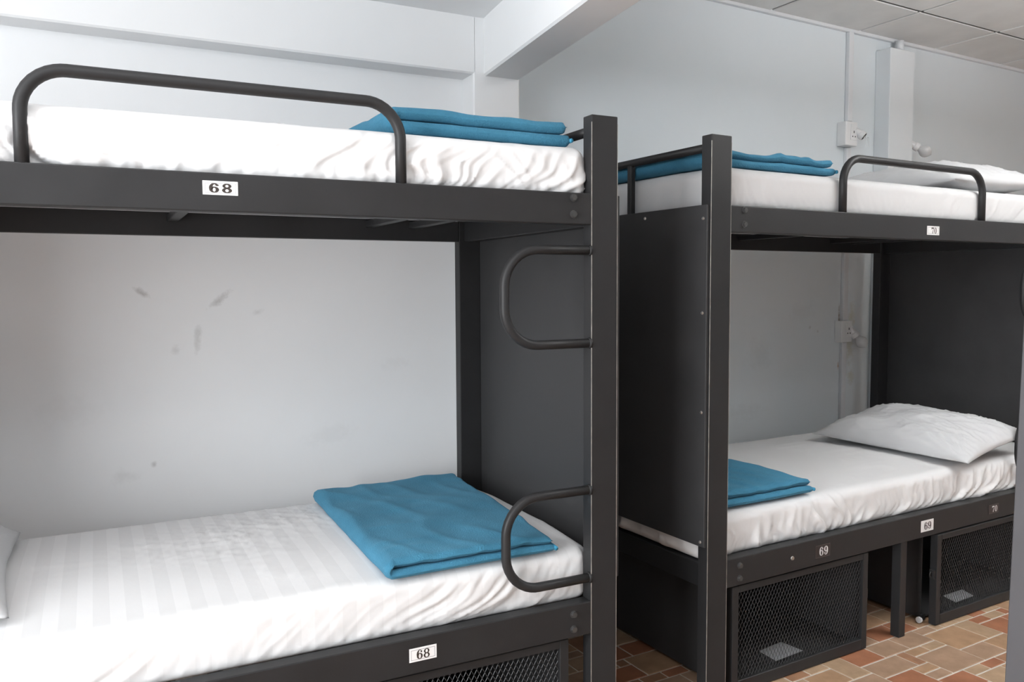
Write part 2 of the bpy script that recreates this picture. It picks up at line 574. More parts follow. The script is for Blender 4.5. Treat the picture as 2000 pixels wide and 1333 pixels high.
lp = thing('added_lamp', (2.3, -1.0, 2.30), 0, 'added white tube lamp, unseen, brightening the board ceiling and the far wall', 'lamp')  # out-of-view fixture added between the two board ceiling fill lights
obj('added_lamp_body', B_(-.62, .62, -.03, .03, -.02, .02, bev=.004), M['plastic'], lp)
for x in (-.4, .4):
    obj('added_lamp_rod', tube(bmesh.new(), [(x, 0, .02), (x, 0, .392)], .006, 10), M['plastic'], lp)

lp = thing('added_lamp', (-1.15, -.85, 2.005), 0, 'added white tube lamp, unseen, brightening the slab in front of the nearer bunk', 'lamp')  # out-of-view fixture added between the two slab fill lights
obj('added_lamp_body', B_(-.6, .6, -.03, .03, -.02, .02, bev=.004), M['plastic'], lp)
for x in (-.4, .4):
    obj('added_lamp_rod', tube(bmesh.new(), [(x, 0, .02), (x, 0, .342)], .006, 10), M['plastic'], lp)

# boxed duct on the wall
bm = box(bmesh.new(), 2.234, 2.442, 0.978, 1.07, 0, 2.615, bev=.003)
struct('trim_5', bm, M['duct_paint'], 'white boxed duct standing on the wall behind the farther bunk', 'duct', BO, TH)
# grey column close to the viewer
bm = box(bmesh.new(), 0, .10, 0, .10, 0, 2.6, bev=.004)
tc_ = struct('trim_6', bm, M['column'], 'slim light grey column in front of the farther bunk', 'column', (0.968, -0.66, 0))
tc_.rotation_euler = (0, math.radians(1.6), 0)

# ------------------------------------------------------------------ floor of mixed rectangular tiles
U = 0.048
GX0, GY0, NX, NY = -4.0, -4.3, 206, 114      # in the farther bunk's frame
occ = np.zeros((NX, NY), bool)
near, far = [], []
rt_ = random.Random(11)
for i in range(NX):
    for j in range(NY):
        if occ[i, j]: continue
        opts = [(4, 3), (3, 4), (3, 3), (3, 2), (2, 3), (4, 2), (3, 2), (2, 2), (2, 1), (1, 2), (1, 1)]
        w8 = [6, 6, 5, 6, 6, 4, 5, 5, 2, 2, .2]
        while True:
            k = rt_.choices(range(len(opts)), w8)[0]
            w, h = opts[k]
            if i + w <= NX and j + h <= NY and not occ[i:i + w, j:j + h].any(): break
            w8[k] = 0
            if sum(w8) == 0:
                w, h = 1, 1
                break
        occ[i:i + w, j:j + h] = True
        x, y = GX0 + i * U, GY0 + j * U
        p = fromB(x + w * U / 2, y + h * U / 2)
        if p.y > 1.05 or p.x < -3.2 or p.x > 5.7 or p.y < -4.0: continue
        cx, cy = x + w * U / 2, y + h * U / 2
        seen = (-.42 < cx < 2.15 and -.62 < cy < .62 and not (.16 < cx < .78 and cy > .03) and not (1.25 < cx and cy > .03))
        (near if seen else far).append((x, y, w, h))
fl = struct('floor', B_(-3.3, 5.8, -4.1, 1.2, -.06, -.0022), M['grout'], 'floor of mixed terracotta and sandy tiles with pale grout', 'floor')
near.sort(key=lambda t: abs(t[0] - .9) + abs(t[1] + .3))
far += near[300:]
near = near[:300]
G = .0032
tm = {}
for (x, y, w, h) in near:
    if (w, h) not in tm:
        o = obj('tile', B_(G, w * U - G, G, h * U - G, -.006, 0, bev=.0016), M['tile'], fl)
        tm[(w, h)] = o.data
    else:
        o = link_mesh('tile', tm[(w, h)], None, fl)
    o.location = fromB(x, y, rt_.uniform(-.0005, .0005))
    o.rotation_euler = (rt_.uniform(-.002, .002), rt_.uniform(-.002, .002), TH)
V, F = [], []
for (x, y, w, h) in far:
    b = len(V)
    for (px, py) in ((x + G, y + G), (x + w * U - G, y + G), (x + w * U - G, y + h * U - G), (x + G, y + h * U - G)):
        for z in (-.006, 0):
            V.append(tuple(fromB(px, py, z)))
    F.append((b + 1, b + 3, b + 5, b + 7))
    for k in range(4):
        a0, a1 = b + 2 * k, b + 2 * ((k + 1) % 4)
        F.append((a0, a1, a1 + 1, a0 + 1))
me = bpy.data.meshes.new('floor_tiles')
me.from_pydata(V, [], F)
o = link_mesh('floor_tiles', me, M['tile_mass'], fl)
o['kind'] = 'stuff'

# ------------------------------------------------------------------ numerals
def ell(cx, cy, rx, ry, n=30, a0=0.0, a1=2 * math.pi):
    return [(cx + rx * math.cos(a0 + (a1 - a0) * i / n), cy + ry * math.sin(a0 + (a1 - a0) * i / n)) for i in range(n + 1)]


def ring(o, i):
    return [(o[k], o[k + 1], i[k + 1], i[k]) for k in range(len(o) - 1)]


def digit(ch, bold):
    """polygons of one serif numeral in a unit box"""
    if ch == '0':
        return ring(ell(.5, .5, .46, .52), ell(.5, .5, .19 if not bold else .15, .44))
    if ch == '8':
        t = .40 if bold else .34
        return (ring(ell(.5, .74, .43, .27), ell(.5, .74, .15 if bold else .19, .135 if bold else .19)) +
                ring(ell(.5, .27, .48, .29), ell(.5, .25, .16 if bold else .22, .15 if bold else .20)))
    if ch == '6':
        q = ring(ell(.52, .31, .46, .33), ell(.52, .30, .14 if bold else .17, .21 if bold else .26))
        o_ = ell(.53, .50, .49, .52, 26, math.radians(62 if not bold else 38), math.radians(205))
        i_ = ell(.56, .52, .22 if not bold else .19, .44 if not bold else .36, 26, math.radians(62 if not bold else 38), math.radians(205))
        q += ring(o_, i_)
        c = ell(.77, .80, .13, .115, 18)
        if not bold: q.append(tuple(c[:-1]))
        else: q.append(tuple(ell(.80, .80, .17, .10, 18)[:-1]))
        return q
    if ch == '9':
        return [tuple((1 - x, 1 - y) for x, y in p) for p in digit('6', bold)]
    if ch == '7':
        return [((.06, 1.0), (.06, .66), (.14, .66), (.22, .80), (.95, .80), (.95, 1.0)),
                ((.95, .84), (.80, .80), (.62, .58), (.46, .30), (.36, 0), (.66, 0), (.68, .30), (.78, .58), (.95, .90))]


def plate(parent, x0, x1, z0, z1, y, text, dark=False, bold=False, frame=True, dx=0.0):
    """number plate facing -y with its numerals"""
    pl = obj('number_plate', B_(x0, x1, y - .0012, y + .0002, z0, z1), M['plate_dark'] if dark else M['plate_white'], parent)
    pl['label'] = ('dark number plate with white numerals ' if dark else 'white number plate with black numerals ') + text
    w, h = x1 - x0, z1 - z0
    if frame:
        bm = bmesh.new()
        m, t = .0045 if not dark else .001, .0011
        a, b, c, d = x0 + m, x1 - m, z0 + m, z1 - m
        for q in ((a, b, c, c + t), (a, b, d - t, d), (a, a + t, c + t, d - t), (b - t, b, c + t, d - t)):
            vs = [bm.verts.new((q[i], y - .0014, q[k])) for i, k in ((0, 2), (1, 2), (1, 3), (0, 3))]
            bm.faces.new(vs)
        obj('border_line', bm, M['line_faint'] if dark else M['line_grey'], pl)
    dh = h * .66
    dw = dh * (1.12 if bold else .74)
    gap = dw * (1.22 if bold else 1.10)
    xc = (x0 + x1) / 2 + dx
    for n, ch in enumerate(text):
        bm = bmesh.new()
        ox = xc + (n - .5) * gap - dw / 2
        oz = (z0 + z1) / 2 - dh / 2
        for k, poly in enumerate(digit(ch, bold)):
            yy = y - .0016 - .00001 * (k % 7)
            try:
                bm.faces.new([bm.verts.new((ox + px * dw, yy, oz + pz * dh)) for px, pz in poly])
            except ValueError:
                pass
        obj('numeral', bm, M['ink_white'] if dark else M['ink_dark'], pl)
    return pl


# ------------------------------------------------------------------ bunk bed
L, D, PW, PD, PH = 2.12, 0.95, 0.084, 0.044, 1.80
ZU0, ZU1, ZL0, ZL1 = 1.505, 1.589, 0.368, 0.461


def bunk(name, loc, rz, label, guard, plates, L=L, reach=.262, ends=(0, 1)):
    t = thing(name, loc, rz, label, 'bunk bed')
    m = M['black']
    for x in (0, L - PW):
        for y in (0, D - PD):
            ps = obj('post', B_(x, x + PW, y, y + PD, 0, PH, bev=.0025, seg=2), m, t)
            # bare worn line along the outer arrises of the front posts
            if y == 0:
                bm = bmesh.new()
                for xe in (x + .0006, x + PW - .0006):
                    box(bm, xe - .0008, xe + .0008, .0002, .0018, .02, PH - .02)
                obj('worn_edge', bm, M['bare'], ps)
    # side rails: flat front with a lip turned in below and above
    for nm, z0, z1 in (('upper_rail', ZU0, ZU1), ('lower_rail', ZL0, ZL1)):
        for y, s in ((0, 1), (D, -1)):
            bm = bmesh.new()
            ya, yb = (.001, .026) if y == 0 else (D - PD, D - PD + .03)
            if nm == 'lower_rail': ya, yb = (.001, .043) if y == 0 else (D - .030, D - .001)
            box(bm, PW, L - PW, ya, yb, z0, z1, bev=.003, seg=2)
            if nm == 'upper_rail' and y == 0:
                box(bm, PW, L - PW, .02, .050, z0 + .0005, z0 + .005, bev=.001)
            obj(nm, bm, m, t)
        for x in (.02, L - .064):
            obj('end_rail', B_(x, x + .044, PD, D - PD, z0, z1 - (.016 if z0 < 1 else 0), bev=.003), m, t)
    # end panels outside the posts
    for x0 in (-.011, L):
        pn = obj('end_panel', B_(x0, x0 + .011, .006, D - .006, .515, 1.587, bev=.0015), M['panel'], t)
        sx = -1 if x0 < 0 else 1
        xs_ = x0 if x0 < 0 else x0 + .011
        for (yy, zz) in ((.023, 1.545), (.023, 1.254), (.023, .943), (.023, .53), (.30, 1.565), (.65, 1.565),
                         (.927, 1.545), (.927, 1.254), (.927, .943), (.927, .53)):
            bm = bmesh.new()
            k = 10
            a = [bm.verts.new((xs_, yy + .0055 * math.cos(i * 2 * math.pi / k), zz + .0055 * math.sin(i * 2 * math.pi / k))) for i in range(k)]
            b = [bm.verts.new((xs_ + sx * .003, yy + .0038 * math.cos(i * 2 * math.pi / k), zz + .0038 * math.sin(i * 2 * math.pi / k))) for i in range(k)]
            for i in range(k): bm.faces.new((a[i], a[(i + 1) % k], b[(i + 1) % k], b[i]))
            bm.faces.new(b)
            obj('screw', bm, M['steel'], pn)
    # guard rail of bent tube on the front
    g0, g1 = guard
    bm = tube(bmesh.new(), fillet([(g0, .015, ZU1 - .003), (g0, .015, 1.778), (g1, .015, 1.778), (g1, .015, ZU1 - .003)], .085, 10), .0135, 16)
    obj('guard_rail', bm, m, t, True)
    # end guards: tube from post to post on one upright
    for x in ends:
        x = .042 if x == 0 else L - .042
        bm = tube(bmesh.new(), [(x, PD - .002, 1.770), (x, D - PD + .002, 1.770)], .0135, 16)
        eg = obj('end_guard', bm, m, t, True)
        obj('upright', B_(x - .01, x + .01, .43, .452, ZU1 - .002, 1.765, bev=.002), m, eg)
    # foot loops on the right-hand front post
    xp = L - PW + .002
    for z0, z1 in ((1.183, 1.436), (.526, .775)):
        pts = fillet([(xp, .010, z1), (xp - reach, .010, z1), (xp - reach, .010, z0), (xp, .010, z0)], .098, 10)
        st = obj('ladder_loop', tube(bmesh.new(), pts, .0128, 16), m, t, True)
        for z in (z0, z1):
            obj('weld_bead', tube(bmesh.new(), [(xp - .008, .010, z), (xp - .001, .010, z)], [.0135, .0165], 12), M['black'], st, True)
    # cross bars under both beds
    for z in (1.548, .412):
        for x in (.27, .45, 1.04, 1.68, 1.84):
            obj('cross_bar', B_(x, x + .032, .026, D - PD, z, z + .022, bev=.002), m, t)
    # middle leg
    obj('middle_leg', B_(.985, 1.022, .002, .040, 0, ZL0 + .002, bev=.002), m, t)
    obj('middle_leg', B_(.985, 1.022, D - .042, D - .004, 0, ZL0 + .002, bev=.002), m, t)
    # bolts
    for x in (.142, L - .141):
        for z in (1.575, 1.531, .434, .392):
            obj('bolt', hexbolt(bmesh.new(), x, .0012, z, .0085, .008), M['bolt'], t)
    for a in plates: plate(t, *a[0], .0012, **a[1])
    return t


AX = .082 - L      # the near bunk's own origin in the room
bunkA = bunk('bunk_bed', (AX, 0, 0), 0.0, 'nearer black metal bunk bed with white plates reading 68',
             (-1.327 - AX, -.537 - AX),
             [((-.992 - AX, -.919 - AX, 1.541, 1.571), dict(text='68', bold=True)),
              ((-.538 - AX, -.465 - AX, .400, .435), dict(text='68'))])
bunkB = bunk('bunk_bed', BO, TH, 'farther black metal bunk bed with plates reading 69 and 70 beside the boxed duct',
             (.627, 1.463),
             [((1.088, 1.163, 1.524, 1.557), dict(text='70', frame=True, dx=.004)),
              ((.504, .580, .392, .437), dict(text='69', dark=True, dx=.004)),
              ((1.102, 1.180, .390, .434), dict(text='69', frame=False, dx=.002)),
              ((1.556, 1.628, .394, .432), dict(text='70', dark=True, dx=.006))], L=2.172, reach=.314, ends=(0,))
# steel rivet head on the far lower rail
rv = obj('rivet', hexbolt(bmesh.new(), .389, .0012, .415, .006, .004, 12), M['steel'], bunkB)

# ------------------------------------------------------------------ mesh lockers under the lower beds
def locker(name, loc, rz, w, d, h, label, latch_left=True, pull=0.0, caster=False):
    """open mesh front; local origin at the front left bottom corner"""
    t = thing(name, loc, rz, label, 'locker')
    k = M['dark']
    y0 = .034 + pull
    obj('side_panel', B_(0, .004, y0, d, .012, h - .004), M['panel'], t)
    obj('side_panel', B_(w - .004, w, y0, d, .012, h - .004), M['panel'], t)
    obj('back_panel', B_(.004, w - .004, d - .004, d, .012, h - .004), k, t)
    obj('bottom_panel', B_(.004, w - .004, y0, d - .004, .012, .016), k, t)
    obj('top_panel', B_(.004, w - .004, y0, d - .004, h - .008, h - .004), k, t)
    fr, e, c = None, .028, .003
    bm = bmesh.new()
    box(bm, 0, e, 0, .03, c, h, bev=.0015)
    box(bm, w - e, w, 0, .03, c, h, bev=.0015)
    box(bm, e, w - e, 0, .03, c, c + e + .012, bev=.0015)
    box(bm, e, w - e, 0, .03, h - e * .8, h, bev=.0015)
    fr = obj('door_frame', bm, M['black'], t)
    # expanded metal: diagonal strands clipped to the opening
    ax, bx_, az, bz = e - .002, w - e + .002, c + e + .010, h - e * .8 + .002
    cw, ch = .0155, .0275
    bm = bmesh.new()
    sl = ch / cw
    r = .0009
    n0 = int((bz - az) / ch) + 2
    for sgn in (1, -1):
        n = -n0
        while True:
            xs0 = ax + n * cw
            if xs0 > bx_ + n0 * cw: break
            n += 1
            # line z = az + sgn*sl*(x - xs0)
            pts = []
            if sgn > 0: xa, xb = xs0, xs0 + (bz - az) / sl
            else: xa, xb = xs0 - (bz - az) / sl, xs0
            lo, hi = max(xa, ax), min(xb, bx_)
            if hi - lo < .002: continue
            za, zb = az + sgn * sl * (lo - xs0), az + sgn * sl * (hi - xs0)
            dx, dz = hi - lo, zb - za
            l = math.hypot(dx, dz)
            nx_, nz_ = -dz / l * r, dx / l * r
            yy = .012 + (.0006 if sgn > 0 else -.0006)
            q = []
            for (px, pz) in ((lo, za), (hi, zb)):
                q.append([bm.verts.new((px + nx_, yy, pz + nz_)), bm.verts.new((px, yy - .0009, pz)), bm.verts.new((px - nx_, yy, pz - nz_)),
                          bm.verts.new((px, yy + .0009, pz))])
            for i in range(4):
                bm.faces.new((q[0][i], q[0][(i + 1) % 4], q[1][(i + 1) % 4], q[1][i]))
    wm = obj('wire_mesh', bm, M['mesh'], t)
    wm['kind'] = 'stuff'
    # latch: hasp plate with a staple on the free side
    lx = -.006 if latch_left else w - .002
    bm = box(bmesh.new(), lx - .004, lx + .010, .004, .026, h * .52, h * .62, bev=.0015)
    tube(bm, fillet([(lx - .004, .015, h * .545), (lx - .016, .015, h * .545), (lx - .016, .015, h * .595), (lx - .004, .015, h * .595)], .006, 4), .0028, 8)
    obj('latch', bm, M['black'], t)
    if caster:
        bm = bmesh.new()
        tube(bm, [(-.030, .052, .014), (-.020, .052, .014)], .012, 16)
        cs = obj('caster', bm, M['conduit'], t, False)
        obj('caster_fork', B_(-.022, .004, .046, .058, .010, .035), M['black'], cs)
    return t


locker('mesh_locker', (1.212 + AX, .012, 0), 0, .758, .86, .362, 'black mesh locker under the nearer bunk', True)
locker('mesh_locker', fromB(.120, .008), TH, .682, .86, .362, 'black mesh locker under the farther bunk, next to its bolted corner post', False)
locker('mesh_locker', fromB(1.205, -.004), TH, .81, .86, .364, 'black mesh locker on a small caster behind the middle leg', True, .03, True)


def flat_sheet(name, corners, z, label, cat):  # thin pale grey quad laid flat in a locker
    bm = bmesh.new()
    a = [bm.verts.new((*c, z + .0012)) for c in corners]
    b = [bm.verts.new((*c, z)) for c in corners]
    bm.faces.new(a)
    bm.faces.new(b[::-1])
    for i in range(4): bm.faces.new((b[i], b[(i + 1) % 4], a[(i + 1) % 4], a[i]))
    o = obj(name, bm, M['patch'])
    o.location = BO
    o.rotation_euler = (0, 0, TH)
    return prop(o, label, cat)


flat_sheet('pale_sheet', [(.421, .170), (.413, .085), (.559, .092), (.548, .183)][::-1], .0165,
           'pale grey sheet lying in the locker next to the bolted corner post', 'patch')
flat_sheet('pale_sheet', [(1.494, .145), (1.469, .074), (1.604, .078), (1.631, .145)][::-1], .0165,
           'pale grey sheet lying in the locker on a caster', 'patch')

# ------------------------------------------------------------------ bedding
def mattress(loc, rz, size, wr, mat, label, seed, r=.036, folds=((0, 1), (3, 1)), slant=((0, .8), (3, .8)), crumple=None, crown=.012, gather=1.0, rc=.055):
    """sheeted mattress. FOLDS and SLANT: strength and lean of the side folds along its length"""
    lx, ly, lz = size
    P, F = cube_grid(int(lx / .0075), int(ly / .0125), max(14, int(lz / .0065)))
    p, n = round_box(P, size, r)
    x, y, z = p.T
    # corners rounded in plan
    dx, dy = np.minimum(x, lx - x), np.minimum(y, ly - y)
    inc = (dx < rc) & (dy < rc)
    qx, qy = rc - dx, rc - dy
    l = np.hypot(qx, qy) + 1e-9
    m_ = np.maximum(qx, qy)
    k = np.where(inc, m_ / l, 1.0)
    x = np.where(inc, np.where(x < lx / 2, rc - qx * k, lx - rc + qx * k), x)
    y = np.where(inc, np.where(y < ly / 2, rc - qy * k, ly - rc + qy * k), y)
    zr = z / lz
    side = np.clip(1 - np.abs(n[:, 2]) * 1.1, 0, 1)
    u = np.where(y < ly / 2, x + .6 * y, x + 1.7 + y)
    fa = np.interp(x, [a for a, b in folds], [b for a, b in folds])
    sl = np.interp(x, [a for a, b in slant], [b for a, b in slant])
    warp = noise(u * 3.1 + seed, zr * 1.5, seed) * .12
    c = u - sl * z + warp
    f1 = noise(c * 9 + seed, (z + .2 * u) * 2.2, 1.3 + seed)
    f2 = noise(c * 23 + seed * 2, (z + .4 * u) * 3, 4.7 + seed)
    f3 = noise((c - .35 * z) * 38, (z - .4 * u) * 7, 8.1 + seed)
    f4 = noise((u + .9 * z) * 13, z * 6 + u, 2.1 + seed)
    mod = sstep(-.30, .25, noise(u * 2.6 + seed * 2, 0.3, 2.2))
    amp = (0.35 + .85 * (1 - zr)) * wr * fa
    d = side * amp * (ridge(f1, .11) * 0.0075 * (.25 + mod) + f1 * .0045 + ridge(f2, .12) * .0062 * (.3 + mod) + ridge(f3, .12) * .0032 * mod
                      + ridge(f4, .07) * .0025 * (1 - mod))
    g = noise(u * 55 + seed, z * 5, 9.2) * .0055 * sstep(.42, .05, zr) * side * wr * gather * (.3 + fa)
    d = d + g - side * .004 * sstep(.5, 0, zr)
    top = np.clip(n[:, 2], 0, 1)
    t = ridge(noise(x * 2.0 + seed, y * 15, 5.5), .06) * .0022 * sstep(.0, .3, noise(x * 3, y * 3, seed)) + noise(x * 4, y * 5, seed) * .004
    t += ridge(noise((x + .5 * y) * 4, (y - .5 * x) * 16, seed + 2.2), .05) * .0016 * sstep(.02, .25, noise(x * 4 + 3, y * 4, seed))
    if crumple is not None:
        for (cx, cy, cr) in crumple:
            mk = sstep(1.0, .2, np.hypot((x - cx) / cr, (y - cy) / (cr * .8)))
            t += mk * (ridge(noise(x * 6, y * 22, 3.3), .06) * .0030 + ridge(noise((x + y) * 22, (x - y) * 6, 7.3), .06) * .0028
                       + ridge(noise((x - y) * 24, (x + y) * 6, 1.7), .06) * .0022)
    d = d + top * t * wr
    p = np.stack([x, y, z], 1) + n * d[:, None]
    e = np.minimum(np.minimum(y, ly - y), .35)
    p[:, 2] -= crown * (1 - sstep(0, .30, e)) * zr
    o = link_mesh('mattress', np_mesh('mattress', p, F), mat, None, True)
    o.location = loc
    o.rotation_euler = (0, 0, rz)
    return prop(o, label, 'mattress')


mattress((AX + .088, .045, .447), 0, (1.985, .874, .163), .8, M['sheet_stripe'],
         'white satin striped mattress on the lower bed of the nearer bunk', 1.7,
         folds=((0, .5), (1.2, .6), (1.55, 1.3), (2, .7)), slant=((0, .5), (1.4, 1.3), (1.7, 1.7), (2, .4)),
         crumple=((1.30, .72, .45), (1.0, .52, .35)))
mattress((AX + .099, .030, 1.5745), 0, (1.942, .872, .154), 1.15, M['sheet'],
         'white sheeted mattress on the upper bed of the nearer bunk', 4.2,
         folds=((0, 2.2), (.75, 2.3), (.95, 1.3), (1.3, 1.6), (1.6, 1.9), (2, 1.9)), slant=((0, -.4), (.75, -.5), (1.0, .9), (1.5, .8), (2, .7)), rc=.022)
mattress(fromB(.020, .045, .447), TH, (2.125, .874, .163), 1.0, M['sheet'],
         'white sheeted mattress on the lower bed of the farther bunk', 7.9,
         folds=((0, 1.7), (.6, 1.4), (.85, .7), (1.1, 1.0), (1.4, 1.6), (2, 1.3)), slant=((0, -.7), (.6, -.6), (.9, .3), (1.2, .9), (1.8, 1.3)))
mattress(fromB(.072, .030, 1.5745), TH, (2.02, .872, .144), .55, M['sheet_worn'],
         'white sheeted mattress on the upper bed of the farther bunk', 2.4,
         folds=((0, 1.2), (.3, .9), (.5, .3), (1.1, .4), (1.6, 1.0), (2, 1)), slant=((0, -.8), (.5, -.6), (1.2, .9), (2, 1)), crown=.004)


def blanket(quad, z, th, label, seed, lift=None, rz=0, loc=(0, 0, 0), fold_at='x0', puff=.006, crease=None):
    """fleece sheet folded double. QUAD: outline corners (front-left, front-right, back-right, back-left)"""
    nx, ny, nz = 150, 84, 6
    P, F = cube_grid(nx, ny, nz)
    p, n = round_box(P, (2.0, 1.0, 1.0), .0001)
    s, v, w = P[:, 0], P[:, 1], P[:, 2]          # s along the folded sheet, v across, w through
    t = th / 2
    # rounded lip at the free edges
    def lip(a, k):
        e = np.clip(np.minimum(a, 1 - a) / k, 0, 1)
        return np.sqrt(np.clip(1 - (1 - e) ** 2, 0.0, 1)) * .97 + .03
    thick = t * lip(v, .022) * lip(s, .012)
    off = (w - .5) * thick * .98
    ra = t / 2 + .0006
    arc = .03
    sb = np.clip(s / (.5 - arc / 2), 0, 1)
    st = np.clip((s - .5 - arc / 2) / (.5 - arc / 2), 0, 1)
    sa = np.clip((s - (.5 - arc / 2)) / arc, 0, 1)
    ang = -np.pi / 2 - sa * np.pi
    # across: 0 at fold, 1 at the open side ; height ; normal
    low, high = s <= .5 - arc / 2, s >= .5 + arc / 2
    mid = ~(low | high)
    e = np.where(low, 1 - sb, np.where(high, st, 0.0))
    h = np.where(low, t / 2, np.where(high, t * 1.5 + .0012, 0.0))
    rr = ra - 0.0
    ex = np.zeros_like(s)
    h = np.where(low, h - off, np.where(high, h + off, t + .0006 + (rr + off) * np.sin(ang)))
    ex = np.where(mid, (rr + off) * np.cos(ang), 0.0)
    # top layer a bit shorter at the open ends so that both lips show
    vv = np.where(high, v * (1 - .022) + .011 + .008 * noise(s * 5, v * 3, seed), v)
    (ax, ay), (bx, by), (cx, cy), (dx, dy) = quad
    e2 = np.where(high, e * .985, e)
    X = (1 - vv) * ((1 - e2) * ax + e2 * bx) + vv * ((1 - e2) * dx + e2 * cx) + ex
    Y = (1 - vv) * ((1 - e2) * ay + e2 * by) + vv * ((1 - e2) * dy + e2 * cy)
    hr = np.clip(h / th, 0, 1)
    bump = noise(X * 5.5 + seed, Y * 5.5, seed) * puff * 1.4 + noise(X * 14, Y * 14, seed + 3) * puff * .35
    bump += ridge(noise((X + Y * .6) * 5 + seed, (Y - X) * 2, 1.1), .12) * puff * .55
    bump += ridge(noise(Y * 9 + seed, X * 1.5, 6.1), .06) * puff * .35 * sstep(0, .3, noise(X * 3, Y * 3, seed))
    Z = z + h + hr * bump * np.where(high, 1, .55)
    # wavy outline
    Y = Y + noise(X * 7, seed, h * 25) * .006
    X = X + noise(Y * 7, seed + 5, h * 25) * .005
    if lift is not None: Z = Z + lift(e, vv, hr)
    Q = np.stack([X, Y, Z], 1)
    o = link_mesh('blanket', np_mesh('blanket', Q, F), M['fleece'], None, True)
    o.location = loc
    o.rotation_euler = (0, 0, rz)
    # bound edges: along the open side of the lower layer, and along the far edge of the upper layer
    Pn = [(round(a, 5), round(b, 5), round(c, 5)) for a, b, c in P]
    look = {k: i for i, k in enumerate(Pn)}
    bm = bmesh.new()
    w2 = round((nz // 2) / nz, 5)
    for line in ([(0.0, round(j / ny, 5), w2) for j in range(0, ny + 1, 2)], [(round(i / nx, 5), 1.0, w2) for i in range(nx // 2 + 6, nx - 1, 2)]):
        pts = [Q[look[k]] for k in line if k in look]
        tube(bm, [Vector(q) for q in pts], .0062, 8)
    obj('hem', bm, M['hem'], o, True)
    return prop(o, label, 'blanket')


# lower bed of the near bunk: fold on the left, both lips to the front
blanket([(-.563, .030), (-.090, .040), (-.030, .905), (-.545, .885)], .604, .042,
        'blue fleece blanket folded flat on the lower striped mattress of the nearer bunk', 1.3, puff=.010)
blanket([(-.520, .075), (-.028, .062), (-.02, .80), (-.56, .80)], 1.7245, .062,
        'blue fleece blanket folded on the upper mattress of the nearer bunk', 5.1, puff=.010,
        lift=lambda e, v, h: -.004 * e)
blanket([(.085, .055), (.555, .050), (.50, .80), (.02, .84)], .607, .050,
        'blue fleece blanket folded on the lower mattress of the farther bunk', 8.2, rz=TH, loc=BO, puff=.014,
        lift=lambda e, v, h: h * .03 * np.exp(-((v - .55) / .3) ** 2) * (1 - e))
blanket([(.085, .055), (.640, .050), (.60, .80), (.075, .82)], 1.719, .050,
        'blue fleece blanket folded on the upper mattress of the farther bunk', 3.6, rz=TH, loc=BO, puff=.014)


def pillow(loc, rot, a, b, hgt, label, seed):
    n = 72
    g = np.linspace(-1, 1, n + 1)
    P, F, top, bot = [], [], {}, {}
    uu, vv = np.meshgrid(g, g, indexing='ij')
    prof = (np.clip(1 - np.abs(uu) ** 2.4, 0, 1) ** .62) * (np.clip(1 - np.abs(vv) ** 2.4, 0, 1) ** .62)
    pinch = 1 - .085 * (1 - np.abs(vv) ** 1.6)
    pinch2 = 1 - .060 * (1 - np.abs(uu) ** 1.6)
    X, Y = a * uu * pinch, b * vv * pinch2
    X = X + .006 * noise(vv * 3, seed, uu)
    rad = np.hypot(np.abs(uu) - 1, np.abs(vv) - 1)
    ang = np.arctan2(1 - np.abs(vv), 1 - np.abs(uu))
    wr = np.exp(-(rad / .75) ** 2) * ridge(noise(ang * 7, rad * 1.5, seed + np.sign(uu) * 3 + np.sign(vv) * 7), .15) * .014
    wr += ridge(noise(uu * 5 + seed, vv * 2.2, 1.0), .09) * .006 + noise(uu * 2, vv * 2, seed) * .018
    wr += ridge(noise((uu + vv) * 5, (uu - vv) * 2 + seed, 2.0), .09) * .004
    edge = np.clip(1 - np.maximum(np.abs(uu), np.abs(vv)) ** 6, 0, 1)
    for sgn, store, k in ((1, top, .68), (-1, bot, .32)):
        Z = sgn * (hgt * k * prof) + wr * edge * (1 if sgn > 0 else .3)
        for i in range(n + 1):
            for j in range(n + 1):
                if sgn < 0 and (i in (0, n) or j in (0, n)):
                    store[i, j] = top[i, j]
                    continue
                store[i, j] = len(P)
                P.append((X[i, j], Y[i, j], Z[i, j]))
    for i in range(n):
        for j in range(n):
            F.append((top[i, j], top[i + 1, j], top[i + 1, j + 1], top[i, j + 1]))
            F.append((bot[i, j], bot[i, j + 1], bot[i + 1, j + 1], bot[i + 1, j]))
    o = link_mesh('pillow', np_mesh('pillow', np.array(P), F), M['pillow'], None, True)
    o.location = loc
    o.rotation_euler = rot
    return prop(o, label, 'pillow')


pillow((-1.655, .50, .650), (0, .10, .04), .245, .36, .13, 'white pillow at the head of the lower striped mattress', 2.0)
pillow(fromB(1.615, .36, .668), (0.02, -.12, TH + .06), .265, .36, .150, 'white pillow on the lower mattress of the farther bunk', 6.0)
pillow(fromB(1.68, .42, 1.757), (0.0, -.02, TH - .04), .33, .38, .165, 'white pillow on the upper mattress of the farther bunk', 9.0)

# ------------------------------------------------------------------ wiring on the far wall
def at_b(o):
    o.location = BO
    o.rotation_euler = (0, 0, TH)
    return o


